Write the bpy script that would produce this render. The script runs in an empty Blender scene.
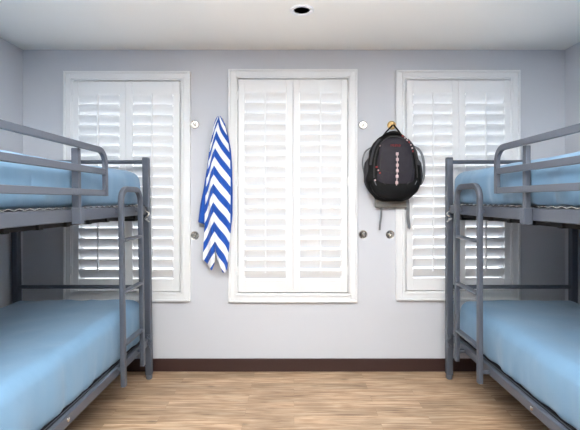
import bpy, bmesh, math, random
from mathutils import Vector, Matrix, noise
random.seed(7)
PI = math.pi
scn = bpy.context.scene
COL = scn.collection

# ---------------------------------------------------------------- materials
def lin(c):
    return tuple(((x/255.0)/12.92 if x/255.0 <= .04045 else ((x/255.0+.055)/1.055)**2.4) for x in c) + (1,)

def mat(name, rgb, rough=.6, metal=0.0, bump=0.0, bscale=200.0, var=0.0, vscale=6.0, sheen=0.0, spec=None, stretch=(1, 1, 1), coat=0.0):
    m = bpy.data.materials.new(name); m.use_nodes = True
    nt = m.node_tree; N = nt.nodes; L = nt.links
    b = N['Principled BSDF']
    col = lin(rgb)
    b.inputs['Base Color'].default_value = col
    b.inputs['Roughness'].default_value = rough
    b.inputs['Metallic'].default_value = metal
    if spec is not None: b.inputs['Specular IOR Level'].default_value = spec
    if sheen: b.inputs['Sheen Weight'].default_value = sheen
    if coat: b.inputs['Coat Weight'].default_value = coat
    tc = N.new('ShaderNodeTexCoord')
    mp = N.new('ShaderNodeMapping'); mp.inputs['Scale'].default_value = stretch
    L.new(tc.outputs['Object'], mp.inputs['Vector'])
    if bump:
        n = N.new('ShaderNodeTexNoise'); n.inputs['Scale'].default_value = bscale; n.inputs['Detail'].default_value = 3
        L.new(mp.outputs[0], n.inputs['Vector'])
        bp = N.new('ShaderNodeBump'); bp.inputs['Strength'].default_value = bump; bp.inputs['Distance'].default_value = .004
        L.new(n.outputs['Fac'], bp.inputs['Height']); L.new(bp.outputs[0], b.inputs['Normal'])
    if var:
        n = N.new('ShaderNodeTexNoise'); n.inputs['Scale'].default_value = vscale; n.inputs['Detail'].default_value = 4
        L.new(mp.outputs[0], n.inputs['Vector'])
        mx = N.new('ShaderNodeMix'); mx.data_type = 'RGBA'
        mx.inputs['A'].default_value = tuple(c*(1-var) for c in col[:3])+(1,)
        mx.inputs['B'].default_value = tuple(min(1, c*(1+var)) for c in col[:3])+(1,)
        L.new(n.outputs['Fac'], mx.inputs['Factor']); L.new(mx.outputs['Result'], b.inputs['Base Color'])
    return m

M = {}
M['wall'] = mat('wall_paint', (202, 205, 213), .75, bump=.06, bscale=120, var=.015, vscale=3)
M['wall_dark'] = mat('bounce_absorbing_wall', (70, 72, 78), .8, bump=.06, bscale=120)  # dark tone invented to soak up bounce light behind the camera
M['ceiling'] = mat('ceiling_paint', (244, 243, 239), .9, bump=.12, bscale=90)
M['white'] = mat('white_gloss_paint', (236, 238, 241), .4, bump=.01, bscale=60)
M['base'] = mat('brown_baseboard', (58, 38, 36), .45, bump=.02, bscale=60, var=.08)
M['steel'] = mat('grey_powder_coat', (84, 90, 102), .4, metal=.15, bump=.05, bscale=900, var=.05, vscale=60)
M['sheet'] = mat('blue_sheet', (107, 144, 175), .9, bump=.45, bscale=13, var=.05, vscale=5, sheen=.2)
M['deck'] = mat('black_bed_base', (26, 27, 31), .8, bump=.2, bscale=300)
M['wire'] = mat('dark_spring_wire', (40, 42, 48), .4, metal=.6)
M['chrome'] = mat('satin_nickel', (205, 203, 198), .2, metal=1.0, var=.05, vscale=40)
M['brass'] = mat('brushed_brass', (190, 160, 110), .3, metal=1.0, var=.05, vscale=40)
M['rubber'] = mat('grey_plastic_foot', (100, 105, 115), .6, var=.05)
M['pack'] = mat('black_nylon', (13, 13, 15), .7, bump=.5, bscale=60, var=.3, vscale=25, spec=.2)
M['pack_front'] = mat('charcoal_nylon', (48, 45, 53), .65, bump=.5, bscale=60, var=.25, vscale=22, spec=.25)
M['pack_trim'] = mat('grey_webbing', (112, 116, 122), .6, bump=.2, bscale=600, var=.08, vscale=60)
M['pack_mesh'] = mat('side_mesh', (48, 48, 54), .7, bump=.4, bscale=700, var=.2, vscale=60)
M['red'] = mat('red_thread', (150, 45, 48), .7, var=.1, vscale=80)
M['pink'] = mat('pink_grey_cord', (205, 180, 182), .6, var=.12, vscale=90)
M['black'] = mat('black_plastic', (14, 14, 15), .5, var=.1)
M['backpanel'] = mat('back_foam', (128, 127, 124), .9, var=.1, bump=.3, bscale=200)
M['lens'] = mat('grey_lamp_glass', (120, 124, 124), .3, var=.05)

def floor_mat():
    m = bpy.data.materials.new('oak_plank_floor'); m.use_nodes = True
    nt = m.node_tree; N = nt.nodes; L = nt.links; b = N['Principled BSDF']
    tc = N.new('ShaderNodeTexCoord')
    br = N.new('ShaderNodeTexBrick')
    br.offset = .37; br.offset_frequency = 2; br.squash = 1
    br.inputs['Scale'].default_value = 1
    br.inputs['Brick Width'].default_value = .86; br.inputs['Row Height'].default_value = .092
    br.inputs['Mortar Size'].default_value = .0006; br.inputs['Mortar Smooth'].default_value = .2
    br.inputs['Color1'].default_value = (0, 0, 0, 1); br.inputs['Color2'].default_value = (1, 1, 1, 1)
    br.inputs['Mortar'].default_value = (.4, .4, .4, 1); br.inputs['Bias'].default_value = 0
    L.new(tc.outputs['Object'], br.inputs['Vector'])
    # grain, shifted per plank
    mp = N.new('ShaderNodeMapping'); mp.inputs['Scale'].default_value = (1.3, 22, 1)
    cm = N.new('ShaderNodeVectorMath'); cm.operation = 'MULTIPLY_ADD'
    L.new(br.outputs['Color'], cm.inputs[0]); cm.inputs[1].default_value = (3.1, 7.7, 5.3); L.new(tc.outputs['Object'], cm.inputs[2])
    L.new(cm.outputs[0], mp.inputs['Vector'])
    g = N.new('ShaderNodeTexNoise'); g.inputs['Scale'].default_value = 3.0; g.inputs['Detail'].default_value = 7; g.inputs['Roughness'].default_value = .62; g.inputs['Distortion'].default_value = .5
    L.new(mp.outputs[0], g.inputs['Vector'])
    r = N.new('ShaderNodeValToRGB'); e = r.color_ramp.elements
    e[0].position = .33; e[0].color = lin((138, 108, 84))
    e[1].position = .68; e[1].color = lin((206, 182, 155))
    k = r.color_ramp.elements.new(.5); k.color = lin((178, 148, 120))
    L.new(g.outputs['Fac'], r.inputs['Fac'])
    # plank tone
    hv = N.new('ShaderNodeHueSaturation')
    mr = N.new('ShaderNodeMapRange'); mr.inputs['To Min'].default_value = .88; mr.inputs['To Max'].default_value = 1.1
    L.new(br.outputs['Color'], mr.inputs['Value']); L.new(mr.outputs[0], hv.inputs['Value']); L.new(r.outputs[0], hv.inputs['Color'])
    # broad blotches and knots
    n2 = N.new('ShaderNodeTexNoise'); n2.inputs['Scale'].default_value = 1.0
    mp2 = N.new('ShaderNodeMapping'); mp2.inputs['Scale'].default_value = (2.2, 12, 1); L.new(cm.outputs[0], mp2.inputs['Vector']); L.new(mp2.outputs[0], n2.inputs['Vector'])
    r2 = N.new('ShaderNodeMapRange'); r2.inputs['From Min'].default_value = .35; r2.inputs['From Max'].default_value = .65; r2.inputs['To Min'].default_value = .76; r2.inputs['To Max'].default_value = 1.08
    L.new(n2.outputs['Fac'], r2.inputs['Value'])
    v = N.new('ShaderNodeTexVoronoi'); v.inputs['Scale'].default_value = 1.0
    mp3 = N.new('ShaderNodeMapping'); mp3.inputs['Scale'].default_value = (2.2, 5, 1); L.new(tc.outputs['Object'], mp3.inputs['Vector']); L.new(mp3.outputs[0], v.inputs['Vector'])
    r3 = N.new('ShaderNodeMapRange'); r3.inputs['From Min'].default_value = .03; r3.inputs['From Max'].default_value = .1; r3.inputs['To Min'].default_value = .62; r3.inputs['To Max'].default_value = 1
    L.new(v.outputs['Distance'], r3.inputs['Value'])
    mm = N.new('ShaderNodeMath'); mm.operation = 'MULTIPLY'; L.new(r2.outputs[0], mm.inputs[0]); L.new(r3.outputs[0], mm.inputs[1])
    vm = N.new('ShaderNodeVectorMath'); vm.operation = 'SCALE'; L.new(hv.outputs[0], vm.inputs[0]); L.new(mm.outputs[0], vm.inputs['Scale'])
    sm = N.new('ShaderNodeMix'); sm.data_type = 'RGBA'
    L.new(br.outputs['Fac'], sm.inputs['Factor']); L.new(vm.outputs[0], sm.inputs['A']); sm.inputs['B'].default_value = lin((120, 94, 72))
    L.new(sm.outputs['Result'], b.inputs['Base Color'])
    b.inputs['Roughness'].default_value = .48
    bp = N.new('ShaderNodeBump'); bp.inputs['Strength'].default_value = .12; bp.inputs['Distance'].default_value = .002
    L.new(g.outputs['Fac'], bp.inputs['Height']); L.new(bp.outputs[0], b.inputs['Normal'])
    return m
M['floor'] = floor_mat()

def towel_mat():
    m = bpy.data.materials.new('chevron_terry'); m.use_nodes = True
    nt = m.node_tree; N = nt.nodes; L = nt.links; b = N['Principled BSDF']
    uv = N.new('ShaderNodeUVMap'); uv.uv_map = 'UVMap'
    sp = N.new('ShaderNodeSeparateXYZ'); L.new(uv.outputs[0], sp.inputs[0])
    fr = N.new('ShaderNodeMath'); fr.operation = 'FRACT'; L.new(sp.outputs['X'], fr.inputs[0])
    lt = N.new('ShaderNodeMath'); lt.operation = 'LESS_THAN'; L.new(fr.outputs[0], lt.inputs[0]); lt.inputs[1].default_value = .5
    mx = N.new('ShaderNodeMix'); mx.data_type = 'RGBA'
    mx.inputs['A'].default_value = lin((240, 243, 248)); mx.inputs['B'].default_value = lin((12, 76, 170))
    L.new(lt.outputs[0], mx.inputs['Factor']); L.new(mx.outputs['Result'], b.inputs['Base Color'])
    b.inputs['Roughness'].default_value = .95; b.inputs['Sheen Weight'].default_value = .3
    tc = N.new('ShaderNodeTexCoord')
    n = N.new('ShaderNodeTexNoise'); n.inputs['Scale'].default_value = 500; L.new(tc.outputs['Object'], n.inputs['Vector'])
    bp = N.new('ShaderNodeBump'); bp.inputs['Strength'].default_value = .3; bp.inputs['Distance'].default_value = .002
    L.new(n.outputs['Fac'], bp.inputs['Height']); L.new(bp.outputs[0], b.inputs['Normal'])
    return m
M['towel'] = towel_mat()

def glass_mat():
    m = bpy.data.materials.new('window_glass'); m.use_nodes = True
    b = m.node_tree.nodes['Principled BSDF']
    b.inputs['Base Color'].default_value = (1, 1, 1, 1); b.inputs['Roughness'].default_value = 0.02
    b.inputs['Transmission Weight'].default_value = 1; b.inputs['IOR'].default_value = 1.02
    return m
M['glass'] = glass_mat()

# ---------------------------------------------------------------- mesh helpers
LEAN = [0.0]
class MB:
    def __init__(self): self.v = []; self.f = []; self.uv = {}
    def add(self, vs, fs):
        o = len(self.v); self.v += [tuple(p) for p in vs]; self.f += [tuple(i+o for i in f) for f in fs]
    def box(self, a, b):
        x0, y0, z0 = [min(p, q) for p, q in zip(a, b)]; x1, y1, z1 = [max(p, q) for p, q in zip(a, b)]
        self.add([(x0, y0, z0), (x1, y0, z0), (x1, y1, z0), (x0, y1, z0), (x0, y0, z1), (x1, y0, z1), (x1, y1, z1), (x0, y1, z1)],
                 [(0, 3, 2, 1), (4, 5, 6, 7), (0, 1, 5, 4), (1, 2, 6, 5), (2, 3, 7, 6), (3, 0, 4, 7)])
        return self
    def sweep(self, path, sec, side=(1, 0, 0), cap=True, closed=False):
        """path in a plane whose normal is side; section (a along side, b along in-plane normal)"""
        P = [Vector(p) for p in path]; S = Vector(side).normalized(); n = len(P); k = len(sec); vs = []
        for i in range(n):
            if closed: t = P[(i+1) % n]-P[i-1]
            else: t = P[min(i+1, n-1)]-P[max(i-1, 0)]
            t.normalize(); nn = S.cross(t)
            if nn.length < 1e-5: nn = Vector((0, 0, 1))
            nn.normalize()
            s2 = t.cross(nn).normalized()
            m = 1.0
            if 0 < i < n-1 or closed:
                d0 = (P[i]-P[i-1]).normalized(); d1 = (P[(i+1) % n]-P[i]).normalized()
                m = 1/max(.5, math.sqrt(max(.01, (1+d0.dot(d1))/2)))
            for a, b in sec: vs.append(P[i]+s2*a+nn*b*m)
        fs = []
        for i in range(n if closed else n-1):
            j = (i+1) % n
            for q in range(k): fs.append((i*k+q, i*k+(q+1) % k, j*k+(q+1) % k, j*k+q))
        if cap and not closed:
            fs.append(tuple(range(k-1, -1, -1))); fs.append(tuple((n-1)*k+q for q in range(k)))
        self.add(vs, fs); return self
    def tube(self, path, r, side=(1, 0, 0), n=12, closed=False):
        return self.sweep(path, [(r*math.cos(2*PI*i/n), r*math.sin(2*PI*i/n)) for i in range(n)], side, closed=closed)
    def lathe(self, prof, c, axis='z', n=24):
        """prof: (radius, height) list; capped"""
        vs = []; k = len(prof)
        for i in range(n):
            a = 2*PI*i/n
            for r, h in prof:
                u, w = r*math.cos(a), r*math.sin(a)
                if axis == 'z': vs.append((c[0]+u, c[1]+w, c[2]+h))
                elif axis == 'y': vs.append((c[0]+u, c[1]+h, c[2]+w))
                else: vs.append((c[0]+h, c[1]+u, c[2]+w))
        fs = []
        for i in range(n):
            j = (i+1) % n
            for q in range(k-1): fs.append((i*k+q, j*k+q, j*k+q+1, i*k+q+1))
        if prof[0][0] > 1e-5: fs.append(tuple(i*k for i in range(n)))
        if prof[-1][0] > 1e-5: fs.append(tuple(i*k+k-1 for i in range(n)))
        self.add(vs, fs); return self
    def rbox(self, a, b, r, seg, fn=None):
        """rounded box: every face a grid; fn displaces"""
        a = Vector(a); b = Vector(b); c = (a+b)/2; h = (b-a)/2
        pts = {}; fs = []
        def lin_(n, hh):
            # extra density near the edges
            base = [-hh+2*hh*i/n for i in range(n+1)]
            ex = []
            for k in (.15, .35, .6, .85, 1.0):
                ex += [-hh+r*k, hh-r*k]
            s = sorted(set(round(x, 5) for x in base+ex if abs(x) <= hh+1e-6))
            out = [s[0]]
            for x in s[1:]:
                if x-out[-1] > r*.08: out.append(x)
            if out[-1] != s[-1]: out[-1] = s[-1]
            return out
        G = [lin_(seg[i], h[i]) for i in range(3)]
        V = []
        def vid(x, y, z):
            key = (round(x, 5), round(y, 5), round(z, 5))
            if key in pts: return pts[key]
            p = Vector((x, y, z)); q = Vector([max(-(h[i]-r), min(h[i]-r, p[i])) for i in range(3)])
            d = p-q
            if d.length > 1e-9: p = q+d.normalized()*r
            p = p+c
            if fn: p = fn(p)
            pts[key] = len(V); V.append(p); return pts[key]
        for ax in range(3):
            u, w = (ax+1) % 3, (ax+2) % 3
            for s in (-1, 1):
                for i in range(len(G[u])-1):
                    for j in range(len(G[w])-1):
                        q = []
                        for (ii, jj) in ((i, j), (i+1, j), (i+1, j+1), (i, j+1)):
                            e = [0, 0, 0]; e[ax] = s*h[ax]; e[u] = G[u][ii]; e[w] = G[w][jj]
                            q.append(vid(*e))
                        if s < 0: q.reverse()
                        if len(set(q)) > 2: fs.append(tuple(dict.fromkeys(q)))
        self.add(V, fs); return self
    def build(self, name, m, parent=None, smooth=False, bevel=0.0, angle=None):
        if LEAN[0]: self.v = [(p[0]+LEAN[0]*(1-p[2]/1.715), p[1], p[2]) for p in self.v]
        me = bpy.data.meshes.new(name); me.from_pydata(self.v, [], self.f); me.update()
        bm = bmesh.new(); bm.from_mesh(me); bmesh.ops.recalc_face_normals(bm, faces=bm.faces); bm.to_mesh(me); bm.free()
        if smooth:
            me.polygons.foreach_set('use_smooth', [True]*len(me.polygons))
            if angle: me.set_sharp_from_angle(angle=math.radians(angle))
        me.materials.append(m)
        o = bpy.data.objects.new(name, me); COL.objects.link(o)
        if parent is not None:
            o.parent = parent
            o.matrix_parent_inverse = world_of(parent).inverted()
        if bevel:
            md = o.modifiers.new('Bevel', 'BEVEL'); md.width = bevel; md.segments = 2; md.limit_method = 'ANGLE'; md.angle_limit = math.radians(40)
        return o

def world_of(o):
    mtx = Matrix.Translation(o.location)@o.rotation_euler.to_matrix().to_4x4()
    if o.parent is None: return mtx
    return world_of(o.parent)@o.matrix_parent_inverse@mtx

def tag(o, label=None, cat=None, group=None, kind=None):
    if label: o['label'] = label
    if cat: o['category'] = cat
    if group: o['group'] = group
    if kind: o['kind'] = kind
    return o
def empty(name, loc, label=None, cat=None, group=None, kind=None):
    o = bpy.data.objects.new(name, None); o.empty_display_size = .05; o.location = loc; COL.objects.link(o)
    return tag(o, label, cat, group, kind)

# ---------------------------------------------------------------- room
D = 3.25; XW = 2.203; H = 2.61; YB = -2.6; CZ = 1.39
def px(x, y, Y): return ((x-294)*Y/400.0, CZ+(200-y)*Y/400.0)

tag(MB().box((-XW-.12, YB-.12, -.1), (XW+.12, D+.12, 0)).build('floor', M['floor']), kind='structure')

# ceiling with the round hole of the recessed light
LX, LY, LR = .05, 2.57, .056
cb = MB(); q = .2; n = 32
circ = []; sq = []
for i in range(n):
    a = 2*PI*(i+.5)/n-PI*.75
    c, s = math.cos(a), math.sin(a); k = q/max(abs(c), abs(s))
    circ.append((LX+LR*c, LY+LR*s, H)); sq.append((LX+k*c, LY+k*s, H))
# put real corners in the square ring
def corner_fix(p):
    return p
cb.add(circ+sq, [(i, (i+1) % n, n+(i+1) % n, n+i) for i in range(n)])
for sx in (-1, 1):
    for sy in (-1, 1):
        # small corner triangles left by the ring
        cp = (LX+sx*q, LY+sy*q, H)
        near = sorted(sq, key=lambda p: (p[0]-cp[0])**2+(p[1]-cp[1])**2)[:2]
        if abs(near[0][0]-near[1][0]) > 1e-4 and abs(near[0][1]-near[1][1]) > 1e-4:
            cb.add([near[0], cp, near[1]], [(0, 1, 2)])
x0, x1, y0, y1 = -XW-.12, XW+.12, YB-.12, D+.12
for (a, b, c_, d) in ((x0, LX-q, y0, y1), (LX+q, x1, y0, y1), (LX-q, LX+q, y0, LY-q), (LX-q, LX+q, LY+q, y1)):
    cb.add([(a, c_, H), (b, c_, H), (b, d, H), (a, d, H)], [(0, 1, 2, 3)])
cb.box((x0, y0, H+.16), (x1, y1, H+.18))
for (a, b, c_, d) in ((x0, x1, y0, y0+.02), (x0, x1, y1-.02, y1), (x0, x0+.02, y0, y1), (x1-.02, x1, y0, y1)):
    cb.box((a, c_, H), (b, d, H+.16))
tag(cb.build('ceiling', M['ceiling']), kind='structure')

# windows: outer casing rectangles from the photograph
wins = []
for (a, b, t, bo) in ((63, 190, 71, 301.5), (228.3, 357.5, 69, 302.5), (396.3, 520.5, 70, 300.5)):
    DC = D-.026; wins.append(((a-294)*DC/400, (b-294)*DC/400, CZ+(200-bo)*DC/400, CZ+(200-t)*DC/400))
CW = .074
WT = .14
SH = (-.011, 0, .009)
wb = MB()
xs = [-XW-.12]+[v for w, h_ in zip(wins, (-.011, 0, .009)) for v in (w[0]+CW+h_, w[1]-CW+h_)]+[XW+.12]
zs = [0, wins[1][2]+CW, wins[1][3]-CW, H+.0]
for i in range(len(xs)-1):
    if i % 2 == 0: wb.box((xs[i], D, 0), (xs[i+1], D+WT, H))
    else:
        w = wins[i//2]
        wb.box((xs[i], D, 0), (xs[i+1], D+WT, w[2]+CW)); wb.box((xs[i], D, w[3]-CW), (xs[i+1], D+WT, H))
tag(wb.build('wall_back', M['wall']), kind='structure')
tag(MB().box((-XW-.12, YB, 0), (-XW, D, H)).build('wall_left', M['wall']), kind='structure')
tag(MB().box((XW, YB, 0), (XW+.12, D, H)).build('wall_right', M['wall']), kind='structure')
tag(MB().box((-XW-.12, YB-.12, 0), (XW+.12, YB, H)).build('wall_front', M['wall_dark']), kind='structure')  # unseen wall, darkened so less light bounces in under the bunks
BH = .104
def bb(a, b, name): tag(MB().box(a, b).build(name, M['base'], bevel=.003), kind='structure')
bb((-XW, D-.012, 0), (XW, D, BH), 'baseboard_back')
bb((-XW, YB+.012, 0), (-XW+.012, D-.012, BH), 'baseboard_left')
bb((XW-.012, YB+.012, 0), (XW, D-.012, BH), 'baseboard_right')
bb((-XW, YB, 0), (XW, YB+.012, BH), 'baseboard_front')

places = ['behind the left bunk bed', 'in the middle of the wall between towel and backpack', 'behind the right bunk bed']
for i, (wx0, wx1, wz0, wz1) in enumerate(wins):
    cx = (wx0+wx1)/2
    W = empty('window_%d' % (i+1), (cx, D, wz0), kind='structure')
    # casing: stepped moulding around the opening
    fr = MB()
    def ring(mb, o, iw, ya, yb):
        X0, X1, Z0, Z1 = wx0+o, wx1-o, wz0+o, wz1-o
        if yb > D: X0 += SH[i]; X1 += SH[i]
        mb.box((X0, ya, Z0), (X0+iw, yb, Z1)); mb.box((X1-iw, ya, Z0), (X1, yb, Z1))
        mb.box((X0+iw, ya, Z0), (X1-iw, yb, Z0+iw)); mb.box((X0+iw, ya, Z1-iw), (X1-iw, yb, Z1))
    ring(fr, 0, .016, D-.030, D); ring(fr, .016, .034, D-.020, D); ring(fr, .050, .012, D-.027, D); ring(fr, .062, CW-.062, D-.020, D); ring(fr, .068, CW-.068, D-.018, D+.02); ring(fr, CW-.001, .026, D+.017, D+.03)  # last ring: unseen stop added behind the panels to block daylight leaks
    fr.build('window_casing', M['white'], W, bevel=.004)
    X0, X1, Z0, Z1 = wx0+CW+SH[i], wx1-CW+SH[i], wz0+CW, wz1-CW
    sh = MB(); o = .035
    for (a, b) in (((X0, D+.09, Z0), (X0+o, D+.13, Z1)), ((X1-o, D+.09, Z0), (X1, D+.13, Z1)), ((X0+o, D+.09, Z0), (X1-o, D+.13, Z0+o)), ((X0+o, D+.09, Z1-o), (X1-o, D+.13, Z1))): sh.box(a, b)
    sf = sh.build('window_sash', M['white'], W, bevel=.003)
    MB().box((X0+o, D+.108, Z0+o), (X1-o, D+.112, Z1-o)).build('glass', M['glass'], sf)
    # plantation shutter: two hinged panels
    S = empty('plantation_shutter', (cx, D-.005, Z0), 'white two-panel louvred window shutter '+places[i], 'shutter', 'white louvred window shutters')
    g = .004; mid = (X0+X1)/2
    ya, yb = D-.014, D+.014
    for (p0, p1, hs) in ((X0+g, mid-.001, 0), (mid+.001, X1-g, 1)):
        st = .052; tr = .105; brr = .100
        pf = MB(); zb, zt = Z0+g, Z1-g
        pf.box((p0, ya, zb), (p0+st, yb, zt)); pf.box((p1-st, ya, zb), (p1, yb, zt))
        pf.box((p0+st, ya+.002, zb), (p1-st, yb-.002, zb+brr)); pf.box((p0+st, ya+.002, zt-tr), (p1-st, yb-.002, zt))
        if hs == 0: pf.box((p1-.012, yb, zb), (p1+.014, yb+.008, zt))  # unseen overlap strip added so no light comes through the centre seam
        P = pf.build('shutter_panel', M['white'], S, bevel=.003)
        n = 18; lz0, lz1 = zb+brr, zt-tr; pitch = (lz1-lz0)/n
        lv = MB(); hw = .0445; th = .0055; ang = math.radians(62)
        sec = []
        for k in range(14):
            a = 2*PI*k/14; sec.append((hw*math.cos(a), th*math.sin(a)))
        for k in range(n):
            z = lz0+(k+.5)*pitch; vs = []
            for X in (p0+st+.0015, p1-st-.0015):
                for (a, b) in sec:
                    # a runs along the blade: inner (room) edge up
                    vs.append((X, D-a*math.cos(ang)+b*math.sin(ang), z+a*math.sin(ang)+b*math.cos(ang)))
            m = len(sec)
            lv.add(vs, [(q, (q+1) % m, m+(q+1) % m, m+q) for q in range(m)]+[tuple(range(m)), tuple(range(2*m-1, m-1, -1))])
        lo = lv.build('louvers', M['white'], P, smooth=True, angle=50)
        yr = D-hw*math.cos(ang)-.010; pc = (p0+p1)/2
        rod = MB().box((pc-.006, yr-.006, lz0+.06), (pc+.006, yr+.006, lz1-.0))
        for k in range(n): rod.box((pc-.0012, yr, lz0+(k+.5)*pitch+.030), (pc+.0012, yr+.014, lz0+(k+.5)*pitch+.033))
        rod.build('tilt_rod', M['white'], P, bevel=.002)
        hx = p0-.001 if hs == 0 else p1+.001
        for hz in (zb+.14, (zb+zt)/2, zt-.17):
            MB().box((hx-.006, ya-.012, hz), (hx+.006, ya+.002, hz+.07)).build('hinge', M['white'], P, bevel=.002)

# ---------------------------------------------------------------- recessed ceiling light
R = empty('recessed_ceiling_light', (LX, LY, H), 'small round recessed light with white trim ring in the ceiling', 'ceiling light')
MB().lathe([(LR+.022, 0), (LR+.022, -.004), (LR+.015, -.009), (LR-.003, -.006), (LR-.006, .0), (LR-.006, .012), (LR, .012), (LR, 0), (LR+.022, 0)], (LX, LY, H), n=48).build('trim_ring', M['white'], R, smooth=True, angle=40)
MB().lathe([(LR-.001, .0125), (LR-.002, .13), (0, .13)], (LX, LY, H), n=48).build('dark_baffle', M['black'], R, smooth=True, angle=40)
MB().lathe([(0, .048), (.016, .05), (.026, .058), (.028, .08), (.02, .128), (0, .129)], (LX, LY, H), n=32).build('bulb', M['lens'], R, smooth=True, angle=40)

# ---------------------------------------------------------------- bunk beds
YE = 3.11      # wall end posts
YN = 1.07      # near posts
XO = 1.145; XI = 2.17
def rect(w, h): return [(-w/2, -h/2), (w/2, -h/2), (w/2, h/2), (-w/2, h/2)]
def arc(cy, cz, r, a0, a1, n, X):
    return [(X, cy+r*math.cos(a0+(a1-a0)*i/n), cz+r*math.sin(a0+(a1-a0)*i/n)) for i in range(n+1)]

def bunk(s, label):
    XO = 1.145 if s < 0 else 1.20
    XR = 1.145 if s < 0 else 1.225
    LEAN[0] = .026 if s < 0 else 0.0
    B = empty('bunk_bed', (s*(XO+XI)/2, (YE+YN)/2, 0), label, 'bunk bed', 'grey metal bunk beds')
    pw = .024
    for X, nm in ((XO, 'out'), (XI, 'in')):
        for Y in (YE, YN):
            Xc = X if nm == 'in' else X+.006
            p = MB().box((s*(Xc-pw), Y-pw, .035), (s*(Xc+pw), Y+pw, 1.715)).build('post', M['steel'], B, bevel=.006)
            MB().lathe([(.0, 0), (.018, 0), (.023, .008), (.024, .036), (0, .036)], (s*Xc, Y, 0), n=20).build('foot', M['rubber'], p, smooth=True, angle=40)
            MB().box((s*(Xc-pw+.002), Y-pw+.002, 1.715), (s*(Xc+pw-.002), Y+pw-.002, 1.721)).build('post_cap', M['rubber'], p, bevel=.002)
    # side rails and ends for both levels
    XR0 = XR
    for zt, zb_ in (((.322, .266), (1.342, 1.278)) if s < 0 else ((.345, .290), (1.350, 1.286))):
        XR = XR0 if (zt < 1 or s < 0) else 1.198
        for X in (XR, XI-.012):
            MB().box((s*X, YN+pw, zb_), (s*(X+.042), YE-pw, zt)).build('side_rail', M['steel'], B, bevel=.005)
        for Y in (YE, YN):
            MB().box((s*(XR+.03), Y-.012, zb_), (s*(XI-pw), Y+.012, zb_+.045)).build('end_rail', M['steel'], B, bevel=.004)
        # sprung base: dark sheet with frame bars
        dz = zt-.004
        dk = MB().box((s*(XR+.04), YN+.03, dz-.012), (s*(XI-.014), YE-.028, dz))
        for k in range(9):
            yy = YN+.12+k*(YE-YN-.24)/8
            dk.box((s*(XR+.04), yy-.018, zb_-.028), (s*(XI-.014), yy+.018, dz-.010))
        dk.box((s*(XR+.055), YN+.03, zb_-.026), (s*(XR+.09), YE-.028, dz-.01))
        dk.build('bed_base', M['deck'], B, bevel=.003)
        # zigzag support springs along the rail
        sp = MB(); path = []
        if zt > 1:
            MB().box((s*(XR+.045), YE-.14, zb_-.045), (s*(XI-.014), YE-.028, zb_-.026)).build('end_slat', M['deck'], B, bevel=.003)
        if zt > 1:
            ny = 60
            for k in range(ny+1):
                path.append((s*(XR+.006), YN+.04+k*(YE-YN-.08)/ny, zt+(.012 if k % 2 else .003)))
            sp.tube(path, .0032, side=(1, 0, 0), n=6)
            MB().tube([(s*(XR+.022), YN+.03, zt+.0035), (s*(XR+.022), YE-.03, zt+.0035)], .0035, side=(1, 0, 0), n=6).build('edge_cord', M['wire'], B)
        else:
            sp.tube([(s*(XR+.025), YN+.03, zt+.002), (s*(XR+.025), YE-.03, zt+.002)], .004, side=(1, 0, 0), n=6)
        sp.build('spring_links' if zt > 1 else 'edge_cord', M['chrome'] if zt > 1 else M['wire'], B, smooth=True)
    # round-cornered end bars
    for Y in (YE, YN):
        for z in (.715, 1.685):
            MB().tube([(s*(XO+.025), Y, z), (s*(XI-pw), Y, z)], .0155, side=(0, 1, 0)).build('end_bar', M['steel'], B, smooth=True, angle=50)
    # joint brackets: bright hooks at each post where the rails meet
    for Y, dy in ((YE, -1), (YN, 1)):
        for z in (1.278, .30):
            yp = Y+dy*(pw+.004)
            b = MB().box((s*(XO-.016), Y+dy*pw, z-.055), (s*(XO+.03), Y+dy*(pw+.006), z+.055))
            bk = b.build('joint_bracket', M['steel'], B, bevel=.002)
            hk = MB(); pth = []
            for k in range(25):
                t = k/24; pth.append((s*(XO-.008+.017*math.sin(t*3.3*PI)), yp+dy*(.010+.004*math.cos(t*3.3*PI)), z+.055-.11*t))
            hk.tube(pth, .0055, side=(0, 1, 0), n=8)
            hk.lathe([(0, -.004), (.009, -.004), (.011, 0), (.009, .004), (0, .004)], (s*(XO-.006), yp+dy*.008, z-.035), axis='y', n=14)
            hk.build('locking_hook', M['chrome' if z > 1 else 'steel'], bk, smooth=True, angle=50)
    # guard rail on the open side (upper bunk)
    XG = XO-.045 if s < 0 else XO-.045
    up = 0 if s < 0 else .013
    G = MB(); sec = rect(.022, .033)
    ye, yn, r = (2.325 if s < 0 else 2.275), 1.16, .075
    zt, zm, zl, zend = 1.674+up*.6, 1.553, 1.431+up, 1.413+up
    path = [(s*XG, ye, zend)]+arc(ye-r, zt-r, r, 0, PI/2, 8, s*XG)+arc(yn+r, zt-r, r, PI/2, PI, 8, s*XG)+[(s*XG, yn, zend)]
    G.sweep(path, sec)
    G.box((s*(XG-.011), yn+.017, zm-.017), (s*(XG+.011), ye-.017, zm+.017))
    G.box((s*(XG-.011), yn+.017, zl-.017), (s*(XG+.011), ye-.017, zl+.017))
    g = G.build('guard_rail', M['steel'], B, bevel=.003)
    for Y in ((2.065 if s < 0 else 2.025), 1.36):
        pg = MB().box((s*(XG+.009), Y-.015, 1.27), (s*(XR if s < 0 else XG+.036), Y+.016, zt-.016)).build('guard_post', M['steel'], g, bevel=.004)
        MB().box((s*(XG-.002), Y-.020, 1.266), (s*max(XR, XG+.02), Y+.020, 1.350)).build('guard_clamp', M['steel'], g, bevel=.004)
    # ladder
    XL = XO-.033 if s < 0 else 1.168; y0_, y1_ = (2.56, 2.88) if s < 0 else (2.515, 2.865); rr = .085; ztop = 1.462 if s < 0 else 1.482; zbot = .205 if s < 0 else .246
    Ld = MB()
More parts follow.
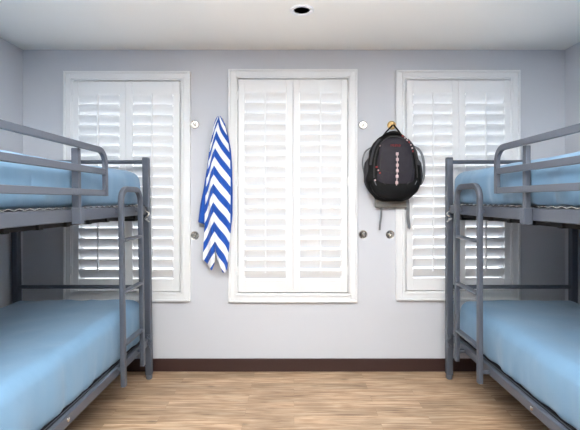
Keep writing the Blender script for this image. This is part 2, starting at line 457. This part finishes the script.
    path = [(s*XL, y0_, zbot)]+arc(y0_+rr, ztop-rr, rr, PI, PI/2, 8, s*XL)+arc(y1_-rr, ztop-rr, rr, PI/2, 0, 8, s*XL)+[(s*XL, y1_, zbot)]
    Ld.sweep(path, [(.015*max(-1, min(1, 1.25*math.cos(2*PI*i/16))), .019*max(-1, min(1, 1.25*math.sin(2*PI*i/16)))) for i in range(16)])
    L = Ld.build('ladder_frame', M['steel'], B, smooth=True, angle=35)
    for z in (1.13, .795, .46):
        MB().box((s*(XL-.020), y0_+.012, z-.010), (s*(XL+.022), y1_-.012, z+.010)).build('ladder_step', M['steel'], L, bevel=.007)
    for y in (y0_, y1_):
        MB().box((s*(XL-.014), y-.018, zbot-.008), (s*(XL+.014), y+.018, zbot+.0)).build('ladder_foot', M['rubber'], L, bevel=.003)
        MB().box((s*(XL+.010), y-.012, 1.305), (s*XR, y+.012, 1.335)).build('ladder_bracket', M['steel'], L, bevel=.003)
        MB().box((s*(XL+.010), y-.012, .298), (s*XR0, y+.012, .318)).build('ladder_bracket', M['steel'], L, bevel=.003)
    # bolts on the lower rail
    for Y in ((1.99,) if s < 0 else (2.06,)):
        bo = MB().lathe([(0, 0), (.012, 0), (.011, .004), (.006, .007), (0, .008)], (s*XR0, Y, .298 if s < 0 else .318), axis='x', n=16)
        bo.v = [tuple(p) for p in bo.v]
        bo.v = [((2*s*XR0-p[0]) if s > 0 else p[0], p[1], p[2]) for p in bo.v]
        bo.build('bolt', M['chrome'], B, smooth=True, angle=40)
    LEAN[0] = 0.0
    return B

def mattress(s, zb_, zt, label, seed):
    LEAN[0] = .026 if s < 0 else 0.0
    X0, X1 = (1.145 if s < 0 else (1.184 if zb_ > 1 else 1.225))+.034, XI-.03
    Y0, Y1 = YN+.035, YE-.034
    o = Vector((seed*3.7, seed*1.3, 0))
    c = Vector((s*(X0+X1)/2, (Y0+Y1)/2, zb_))
    E = empty('mattress', c, label, 'mattress', 'blue-sheeted mattresses on the bunk beds')
    upper = zb_ > 1
    def fn(p):
        q = Vector((p.x*2.2, p.y*1.1, p.z*2))+o
        w = noise.noise(q)*.012+noise.noise(q*3.1)*.005
        top = max(0, (p.z-zb_)/(zt-zb_))
        out = 1 if (p.x*s) > c.x*s else -1          # -1: open side
        d = Vector((0, 0, 0))
        edge = min(1, max(0, abs(p.x-c.x)/((X1-X0)/2)-.88)*8)
        ey = min(1, max(0, abs(p.y-c.y)/((Y1-Y0)/2)-.95)*20)
        # hanging folds of the sheet, deeper towards the hem
        fold = (noise.noise(Vector((p.y*7, p.z*2.5, seed)))*.022+noise.noise(Vector((p.y*19, p.z*5, seed+5)))*.009)*(1-.75*min(1, top))
        if top > .02: d.z = w*top+(.5-abs(noise.noise(Vector((p.x*5+seed, p.y*3.2, seed)))))*.010+noise.noise(Vector((p.x*12, p.y*7, seed)))*.003
        d.x = s*out*(.014*math.sin(PI*min(1, top))+w*.5+fold)*edge*(1 if out < 0 else .2)
        if out < 0: d.x = max(min(d.x, .022), -.022)
        d.y = (1 if p.y > c.y else -1)*(w*.5+abs(fold)*-.4)*ey
        r_ = p+d
        lo = zb_+((.008 if upper else .007)+.012*noise.noise(Vector((p.y*13, 0, seed))))*edge*(out < 0)*(1 if upper else .5)
        r_.z = max(r_.z, lo)
        return r_
    m = MB().rbox((min(s*X0, s*X1), Y0, zb_-.035), (max(s*X0, s*X1), Y1, zt), .07, (26, 90, 10), fn)
    b = m.build('fitted_sheet', M['sheet'], E, smooth=True)
    LEAN[0] = 0.0
    return E

bunk(-1, 'grey metal bunk bed with ladder against the left wall')
bunk(1, 'grey metal bunk bed with ladder against the right wall')
mattress(-1, 1.350, 1.600, 'light blue sheeted mattress on the top bunk of the left bed', 1)
mattress(1, 1.359, 1.600, 'light blue sheeted mattress on the top bunk of the right bed', 2)
mattress(-1, .330, .632, 'light blue sheeted mattress on the bottom bunk of the left bed', 3)
mattress(1, .353, .632, 'light blue sheeted mattress on the bottom bunk of the right bed', 4)

# ---------------------------------------------------------------- wall hooks
def hook(x, y, label, m='chrome'):
    X, Z = px(x, y, D)
    E = empty('wall_hook', (X, D, Z), label, 'hook', 'round metal wall hooks')
    MB().lathe([(0, 0), (.035, 0), (.036, -.005), (.033, -.010), (.029, -.009), (.026, -.005), (.010, -.005), (.009, -.012), (0, -.0125)], (X, D, Z), axis='y', n=32).build('hook_plate', M[m], E, smooth=True, angle=40)
    h = MB(); p = [(X, D-.008, Z+.004), (X, D-.022, Z-.004), (X, D-.034, Z-.010), (X, D-.045, Z-.006), (X, D-.050, Z+.006), (X, D-.049, Z+.016)]
    h.tube(p, .0045, side=(1, 0, 0), n=10)
    h.lathe([(0, -.006), (.005, -.004), (.0065, 0), (.005, .004), (0, .006)], (X, D-.049, Z+.020), axis='z', n=14)
    h.build('hook_prong', M[m], E, smooth=True, angle=50)
    return X, Z
hook(195, 124.5, 'round metal wall hook, empty, upper left of the striped towel')
hook(195, 235.5, 'round metal wall hook, empty, lower left beside the striped towel')
TX, TZ = hook(219.6, 121.5, 'metal wall hook that the blue and white towel hangs from')
hook(363, 125, 'round metal wall hook, empty, upper left of the backpack')
PX, PZ = hook(391.5, 125.5, 'brass-toned wall hook that the black backpack hangs from', 'brass')
hook(363, 234.5, 'round metal wall hook beside middle window, left of the two below the backpack')
hook(390, 234.5, 'round metal wall hook near right window, right of the two below the backpack')

# ---------------------------------------------------------------- towel
def interp(tab, y):
    if y <= tab[0][0]: return tab[0][1:]
    for a, b in zip(tab, tab[1:]):
        if y <= b[0]:
            t = (y-a[0])/(b[0]-a[0]); return tuple(p+(q-p)*t for p, q in zip(a[1:], b[1:]))
    return tab[-1][1:]
tw = MB(); tuv = []
KP = 18.8
def towel_sheet(tab, bot, y0p, yfun, n=70, m=14, phase=0.0, mode='half', sl=1.0):
    """tab rows (py, x_inner, x_outer); bot(t) -> bottom py for column t (0 inner .. 1 outer)"""
    base = len(tw.v); vs = []; uv = []
    for i in range(n+1):
        for j in range(m+1):
            t = j/m; yb = bot(t); yy = y0p+(yb-y0p)*i/n
            xi, xo = interp(tab, yy); x = xi+(xo-xi)*t
            Y = yfun(t, yy)
            X, Z = px(x, yy, 3.2)
            vs.append((X, Y, Z))
            if mode == 'half':
                full = interp(tab, 230); k = abs(full[1]-full[0])
                ye = yy-sl*t*k; uu = math.log((19.4+.03*(ye-226))/19.4)/.03+.25
            elif mode == 'blue': uu = .25
            else: uu = .75
            uv.append((uu, 0))
    fs = []
    for i in range(n):
        for j in range(m): fs.append((i*(m+1)+j, i*(m+1)+j+1, (i+1)*(m+1)+j+1, (i+1)*(m+1)+j))
    tw.add(vs, fs); tuv.extend(uv)
PH = 226.0-KP*.25
right = [(117, 220.0, 221.5), (120, 219.8, 223), (124, 219, 225), (135, 217, 227.6), (147, 216, 229.3), (160, 215, 230.4), (180, 214.2, 230.8), (200, 214, 230.8), (225, 215, 230.4), (245, 216, 229.8), (258, 217, 228.8), (266, 219.5, 228), (273, 222, 227.2)]
left = [(117, 220.0, 218.5), (120, 219.8, 217), (124, 219, 215.3), (135, 217, 213.4), (147, 216, 211), (160, 215, 209.4), (180, 214.2, 207.4), (200, 214, 206.2), (225, 215, 205.2), (245, 216, 204.2), (258, 216, 203.6), (270, 215, 204.5)]
def yf_r(t, y):
    a = min(1, max(0, (y-117)/60))
    return 3.160-.012*math.cos(t*PI)*a*.5-.010*math.sin(t*2*PI*1.3+y*.02)*a+.010*t+.004*math.sin(y*.09)
def yf_l(t, y):
    a = min(1, max(0, (y-117)/60))
    return 3.155+.002*t-.012*math.sin(t*2*PI*1.1)*a+.022*t*a+.004*math.sin(y*.08+2)
towel_sheet(right, lambda t: 250+20.5*min(1, t/.38)+2*min(1, t/.7)-4.5*max(0, t-.7)/.3, 117, yf_r, phase=PH, sl=1.38)
towel_sheet(left, lambda t: 263+6.5*min(1, t/.18)-10.5*max(0, t-.18)/.82, 117, yf_l, phase=PH, sl=2.0)
# rear layers: blue reverse showing at left and a sliver at right
back_l = [(118, 219.5, 218), (124, 219, 215), (135, 218, 212.4), (150, 216, 209.6), (170, 214, 207.2), (190, 213, 204), (205, 212, 200.8), (222, 211, 198.6), (226, 211, 199)]
towel_sheet(back_l, lambda t: 227-5.0*t, 118, lambda t, y: 3.192+.010*math.sin(t*6+y*.03)*min(1, (y-117)/60), phase=205, sl=.25, mode='blue')
back_r = [(118, 220, 221.5), (124, 220, 225.3), (135, 220, 228.2), (150, 221, 231), (165, 222, 232), (190, 222, 232.6), (215, 222, 232.4), (232, 222, 230.8)]
towel_sheet(back_r, lambda t: 236-3.0*t, 118, lambda t, y: 3.194+.008*math.sin(t*5+y*.05)*min(1, (y-117)/60), mode='blue')
TW = tw.build('hanging_towel', M['towel'], smooth=True)
me = TW.data; ul = me.uv_layers.new(name='UVMap')
for lp in me.loops: ul.data[lp.index].uv = tuv[lp.vertex_index]
md = TW.modifiers.new('Solid', 'SOLIDIFY'); md.thickness = .006; md.offset = 0
tag(TW, 'blue and white chevron striped towel hanging from a wall hook', 'towel')

# ---------------------------------------------------------------- backpack
BP = empty('backpack', (PX, 3.12, 1.40), 'black and charcoal backpack with red trim hanging from a wall hook', 'backpack')
CXP = 394.0
YM = 3.12
def bx(x): return (x-294)*YM/400
def bz(y): return CZ+(200-y)*YM/400
body_tab = [(132, 5), (133.5, 9), (137, 14), (142, 18.5), (150, 23.5), (160, 25.5), (170, 27.5), (180, 28), (188, 26), (194, 22.5), (199, 17), (201.5, 10)]
def loft(tab, cx, yback, front, sq=2.6, nz=44, n=40, lean=0.0, bump=0.0):
    """closed rounded shell: half-widths per row; front(y)-> front Y"""
    mb = MB(); y0p, y1p = tab[0][0], tab[-1][0]; vs = []
    for i in range(nz+1):
        yy = y0p+(y1p-y0p)*(.5-.5*math.cos(PI*i/nz))
        w = interp(tab, yy)[0]; yf = front(yy); cy = (yback+yf)/2; hd = (yback-yf)/2
        for k in range(n):
            a = 2*PI*k/n; c, s_ = math.cos(a), math.sin(a)
            ex = 2/sq
            u = math.copysign(abs(c)**ex, c); v = math.copysign(abs(s_)**ex, s_)
            X = bx(cx+lean*(yy-y0p)+w*u); Y = cy-hd*v; Z = bz(yy)
            if bump:
                d = noise.noise(Vector((X*14, Y*14, Z*14)))*bump
                X += d*u; Y -= d*v
            Y = min(Y, 3.226)
            vs.append((X, Y, Z))
    fs = []
    for i in range(nz):
        for k in range(n): fs.append((i*n+k, i*n+(k+1) % n, (i+1)*n+(k+1) % n, (i+1)*n+k))
    fs.append(tuple(range(n))); fs.append(tuple(nz*n+k for k in range(n)))
    mb.add(vs, fs); return mb
def hump(y, y0, y1, e=.5): 
    t = (y-y0)/(y1-y0); t = min(1, max(0, t)); return max(0.0, math.sin(PI*t))**e
loft(body_tab, CXP, 3.215, lambda y: 3.20-.115*hump(y, 128, 204, .45)-.02*hump(y, 165, 203, .7), bump=.010).build('pack_body', M['pack'], BP, smooth=True)
fp_tab = [(138.5, 6), (140, 10.5), (144, 14), (150, 16), (160, 17.5), (170, 18.5), (180, 18.5), (186, 17), (190, 12.5), (192, 6)]
FP = loft(fp_tab, 394.5, 3.13, lambda y: 3.105-.060*hump(y, 137, 193, .5), bump=.006).build('front_pocket', M['pack_front'], BP, smooth=True)
lp_tab = [(178, 21), (181, 24), (186, 24.5), (192, 21.5), (197, 16), (199.5, 9)]
loft(lp_tab, 394.5, 3.15, lambda y: 3.095-.035*hump(y, 177, 201, .5), bump=.005).build('lower_pocket', M['pack'], BP, smooth=True)
# side mesh pockets
for sx in (-1, 1):
    loft([(158, 2), (162, 5), (172, 6.5), (182, 6), (188, 3)], CXP+sx*23.2, 3.19, lambda y: 3.16-.045*hump(y, 156, 190, .5), bump=.004, nz=16, n=20).build('side_pocket', M['pack_mesh'], BP, smooth=True)
# back panel peeking out below
MB().rbox((bx(377), 3.195, bz(208)), (bx(412), 3.226, bz(190)), .012, (8, 3, 6)).build('back_panel', M['backpanel'], BP, smooth=True)

def strap(pts, w, th, name, m, parent=BP, flat='x'):
    """ribbon following (px, py, Y) points; width in the picture plane"""
    P = [Vector((bx(a), c, bz(b))) for a, b, c in pts]
    Q = []
    for i in range(len(P)-1):
        p0 = P[max(i-1, 0)]; p1 = P[i]; p2 = P[i+1]; p3 = P[min(i+2, len(P)-1)]
        for k in range(6):
            t = k/6
            Q.append(.5*((2*p1)+(-p0+p2)*t+(2*p0-5*p1+4*p2-p3)*t*t+(-p0+3*p1-3*p2+p3)*t**3))
    Q.append(P[-1]); mb = MB(); vs = []
    for i, p in enumerate(Q):
        t = (Q[min(i+1, len(Q)-1)]-Q[max(i-1, 0)]).normalized()
        wv = t.cross(Vector((0, -1, 0))); wv = (wv.normalized() if wv.length > .05 else Vector((1, 0, 0)))*w/2
        if flat == 'y': wv = Vector((0, w/2, 0))
        nv = t.cross(wv).normalized()*th/2
        vs += [p-wv-nv, p+wv-nv, p+wv+nv, p-wv+nv]
    fs = [(i*4+q, i*4+(q+1) % 4, i*4+4+(q+1) % 4, i*4+4+q) for i in range(len(Q)-1) for q in range(4)]
    fs += [(0, 1, 2, 3), tuple(len(Q)*4-4+q for q in (3, 2, 1, 0))]
    mb.add(vs, fs); return mb.build(name, M[m], parent, bevel=th*.2)
# hanging loop over the hook (prong tip at D-.05)
HX, HZ = PX, PZ
hxp = 294+PX*400/YM; hyp = 200-(PZ-CZ)*400/YM
strap([(382, 138, 3.155), (387.5, 131, 3.17), (hxp-1.2, hyp+1.6, 3.2), (hxp, hyp+.2, 3.206), (hxp+1.4, hyp+1.6, 3.2), (401, 131, 3.17), (405, 138, 3.155)], .013, .004, 'hang_loop', 'pack')
strap([(383, 137, 3.16), (388, 133.2, 3.13), (394, 132, 3.12), (400, 133.5, 3.13), (404, 137, 3.16)], .018, .008, 'grab_handle', 'pack')
# shoulder straps looping out at the sides and hanging tails
strap([(374, 146, 3.18), (367.5, 150, 3.185), (364.6, 157, 3.19), (364.4, 166, 3.19), (367, 176, 3.19)], .013, .006, 'shoulder_strap', 'pack_trim')
strap([(414, 145, 3.17), (421, 149, 3.17), (425, 157, 3.17), (426.3, 168, 3.17), (425.4, 178, 3.17), (422, 185, 3.17)], .018, .006, 'shoulder_strap', 'pack_trim')
for (a, b) in ((368.5, 163), (421, 172)):
    MB().box((bx(a)-.012, 3.165, bz(b)-.016), (bx(a)+.012, 3.185, bz(b)+.016)).build('side_buckle', M['pack_trim'], BP, bevel=.004)
strap([(384, 198, 3.20), (383.6, 206, 3.20), (383.5, 217, 3.205), (382.5, 224, 3.205), (382, 231, 3.205)], .016, .004, 'hanging_strap', 'pack_trim')
strap([(394.7, 198, 3.205), (394.7, 203, 3.207), (394.7, 208, 3.207)], .018, .004, 'hanging_strap', 'pack')
strap([(409.5, 197, 3.19), (410.5, 206, 3.185), (410.3, 217, 3.185), (411.6, 227, 3.19), (410.8, 229, 3.19)], .024, .005, 'hanging_strap', 'pack_trim')
# zips
def surf_y(xp, yp, tab, cx, yback, front, sq=2.6):
    w = interp(tab, yp)[0]; u = min(.98, abs(xp-cx)/w); yf = front(yp)
    return (yback+yf)/2-(yback-yf)/2*(1-u**sq)**(1/sq)
fpf = lambda y: 3.105-.060*hump(y, 137, 193, .5)
bdf = lambda y: 3.20-.115*hump(y, 128, 204, .45)-.02*hump(y, 165, 203, .7)
def on_body(x, y, d=.012): return (x, y, surf_y(x, y, body_tab, CXP, 3.215, bdf)-d)
def on_fp(x, y, d=.006): return (x, y, surf_y(x, y, fp_tab, 394.5, 3.13, fpf)-d)
zl = [on_body(x, y, .010) for x, y in ((373, 178), (373.5, 165), (376, 152), (381, 143), (388, 137.5), (395, 136.5), (402, 138), (408, 144), (413, 153), (415.5, 165), (416, 178))]
strap(zl, .008, .003, 'main_zip', 'pack_trim').data.materials[0] = M['black']
strap([on_body(x, y, .020) for x, y in ((373, 181), (377, 188), (384, 192.5), (394, 194), (404, 192.5), (411, 188), (415, 181))], .004, .003, 'pocket_piping', 'pack_trim')
for sx in (-1, 1):
    strap([on_body(394+sx*a, b, .008) for a, b in ((14, 139), (19, 146), (22, 155), (24, 165))], .016, .006, 'shoulder_yoke', 'pack_mesh')
# red and light details on the right shoulder and the left pocket edge
for i, (x, y, c) in enumerate(((403, 135.8, 'red'), (405.2, 137.6, 'pink'), (407, 140.3, 'pink'), (408.8, 142.5, 'red'), (410.2, 145.2, 'pink'), (411.2, 148.5, 'pink'), (411.8, 151.6, 'red'), (403.8, 152.3, 'pink'), (379.8, 146.2, 'pink'), (375.6, 167.5, 'red'), (377, 170.8, 'pink'), (378.3, 173.4, 'red'), (374, 180.5, 'pink'))):
    Y = on_body(x, y, .016)[2]; w = .0052 if c == 'pink' else .006
    MB().rbox((bx(x)-w, Y-.004, bz(y)-w*1.1), (bx(x)+w, Y+.018, bz(y)+w*1.1), .003, (3, 3, 3)).build('zip_pull' if c == 'pink' else 'red_trim', M[c], BP, smooth=True)
# bungee column down the front pocket
cord = strap([on_fp(394.7, yy, .004) for yy in (153.5, 158, 163, 168, 173, 178, 184, 187.5)], .006, .004, 'bungee_cord', 'pink', FP)
for yy in (155, 160.5, 166, 171.5, 177, 183):
    Y = on_fp(394.7, yy, .008)[2]
    MB().rbox((bx(394.7)-.0095, Y-.004, bz(yy)-.0115), (bx(394.7)+.0095, Y+.010, bz(yy)+.0115), .003, (3, 3, 3)).build('cord_loop', M['pink'], cord, smooth=True)
# seams on pocket
strap([on_fp(x, y, .004) for x, y in ((378.5, 170), (386, 172.5), (394.5, 174), (403, 172.5), (410.5, 170))], .004, .003, 'pocket_seam', 'black', FP)
strap([on_fp(x, y, .004) for x, y in ((381, 153), (379, 163), (379.5, 175), (384, 185), (394, 188.5), (405, 185), (409.5, 175), (410, 163), (408, 153))], .004, .003, 'pocket_seam', 'black', FP)
# small illegible red wordmark stitched on the pocket
wm = MB(); x = 388.9
for k in range(8):
    w = (1.0, .75, .9, .8, 1.0, .7, .9, .8)[k]
    yy = 146.6; Y = on_fp(x+w/2, yy, .0035)[2]
    zt_ = bz(yy-1.15); zb2 = bz(yy+1.15); xa, xb = bx(x), bx(x+w); t = .0018
    wm.box((xa, Y-.001, zb2), (xa+t, Y+.004, zt_))
    if k % 2 == 0: wm.box((xa, Y-.001, zt_-t), (xb, Y+.004, zt_))
    if k % 3 != 1: wm.box((xa, Y-.001, zb2), (xb, Y+.004, zb2+t))
    if k in (1, 3, 4, 6): wm.box((xb-t, Y-.001, zb2), (xb, Y+.004, zt_))
    if k in (0, 2, 5, 7): wm.box((xa, Y-.001, (zt_+zb2)/2-t/2), (xb, Y+.004, (zt_+zb2)/2+t/2))
    x += w+.45
tag(wm.build('stitched_wordmark', M['red'], FP), 'small red stitched wordmark')

# ---------------------------------------------------------------- light
w = bpy.data.worlds.new('overcast_sky'); scn.world = w; w.use_nodes = True
bg = w.node_tree.nodes['Background']; bg.inputs['Color'].default_value = (.93, .965, 1, 1); bg.inputs['Strength'].default_value = 2.6
def area(name, loc, rot, sx, sy, e, col=(1, 1, 1), spread=180):
    l = bpy.data.lights.new(name, 'AREA'); l.shape = 'RECTANGLE'; l.size = sx; l.size_y = sy; l.energy = e; l.color = col; l.spread = math.radians(spread)
    o = bpy.data.objects.new(name, l); o.location = loc; o.rotation_euler = rot; COL.objects.link(o); return o
area('bounce_flash', (0, .4, 1.88), (PI, 0, 0), 2.4, .9, 285, (.955, .98, 1), 150)
area('fill_light', (0, -.6, 2.58), (0, 0, 0), .6, .6, 10, (.97, .985, 1))  # weak fill added overhead behind the camera, not a fixture of the room

cam = bpy.data.cameras.new('camera'); co = bpy.data.objects.new('camera', cam); COL.objects.link(co)
co.location = (0, 0, CZ); co.rotation_euler = (PI/2, 0, 0)
cam.sensor_fit = 'HORIZONTAL'; cam.sensor_width = 36; cam.lens = 36*400/580
cam.shift_x = -4/580; cam.shift_y = -15/580; cam.clip_start = .02
scn.camera = co
vs_ = scn.view_settings; vs_.view_transform = 'Standard'; vs_.look = 'None'; vs_.gamma = 1; vs_.use_curve_mapping = False; vs_.exposure = -0.02
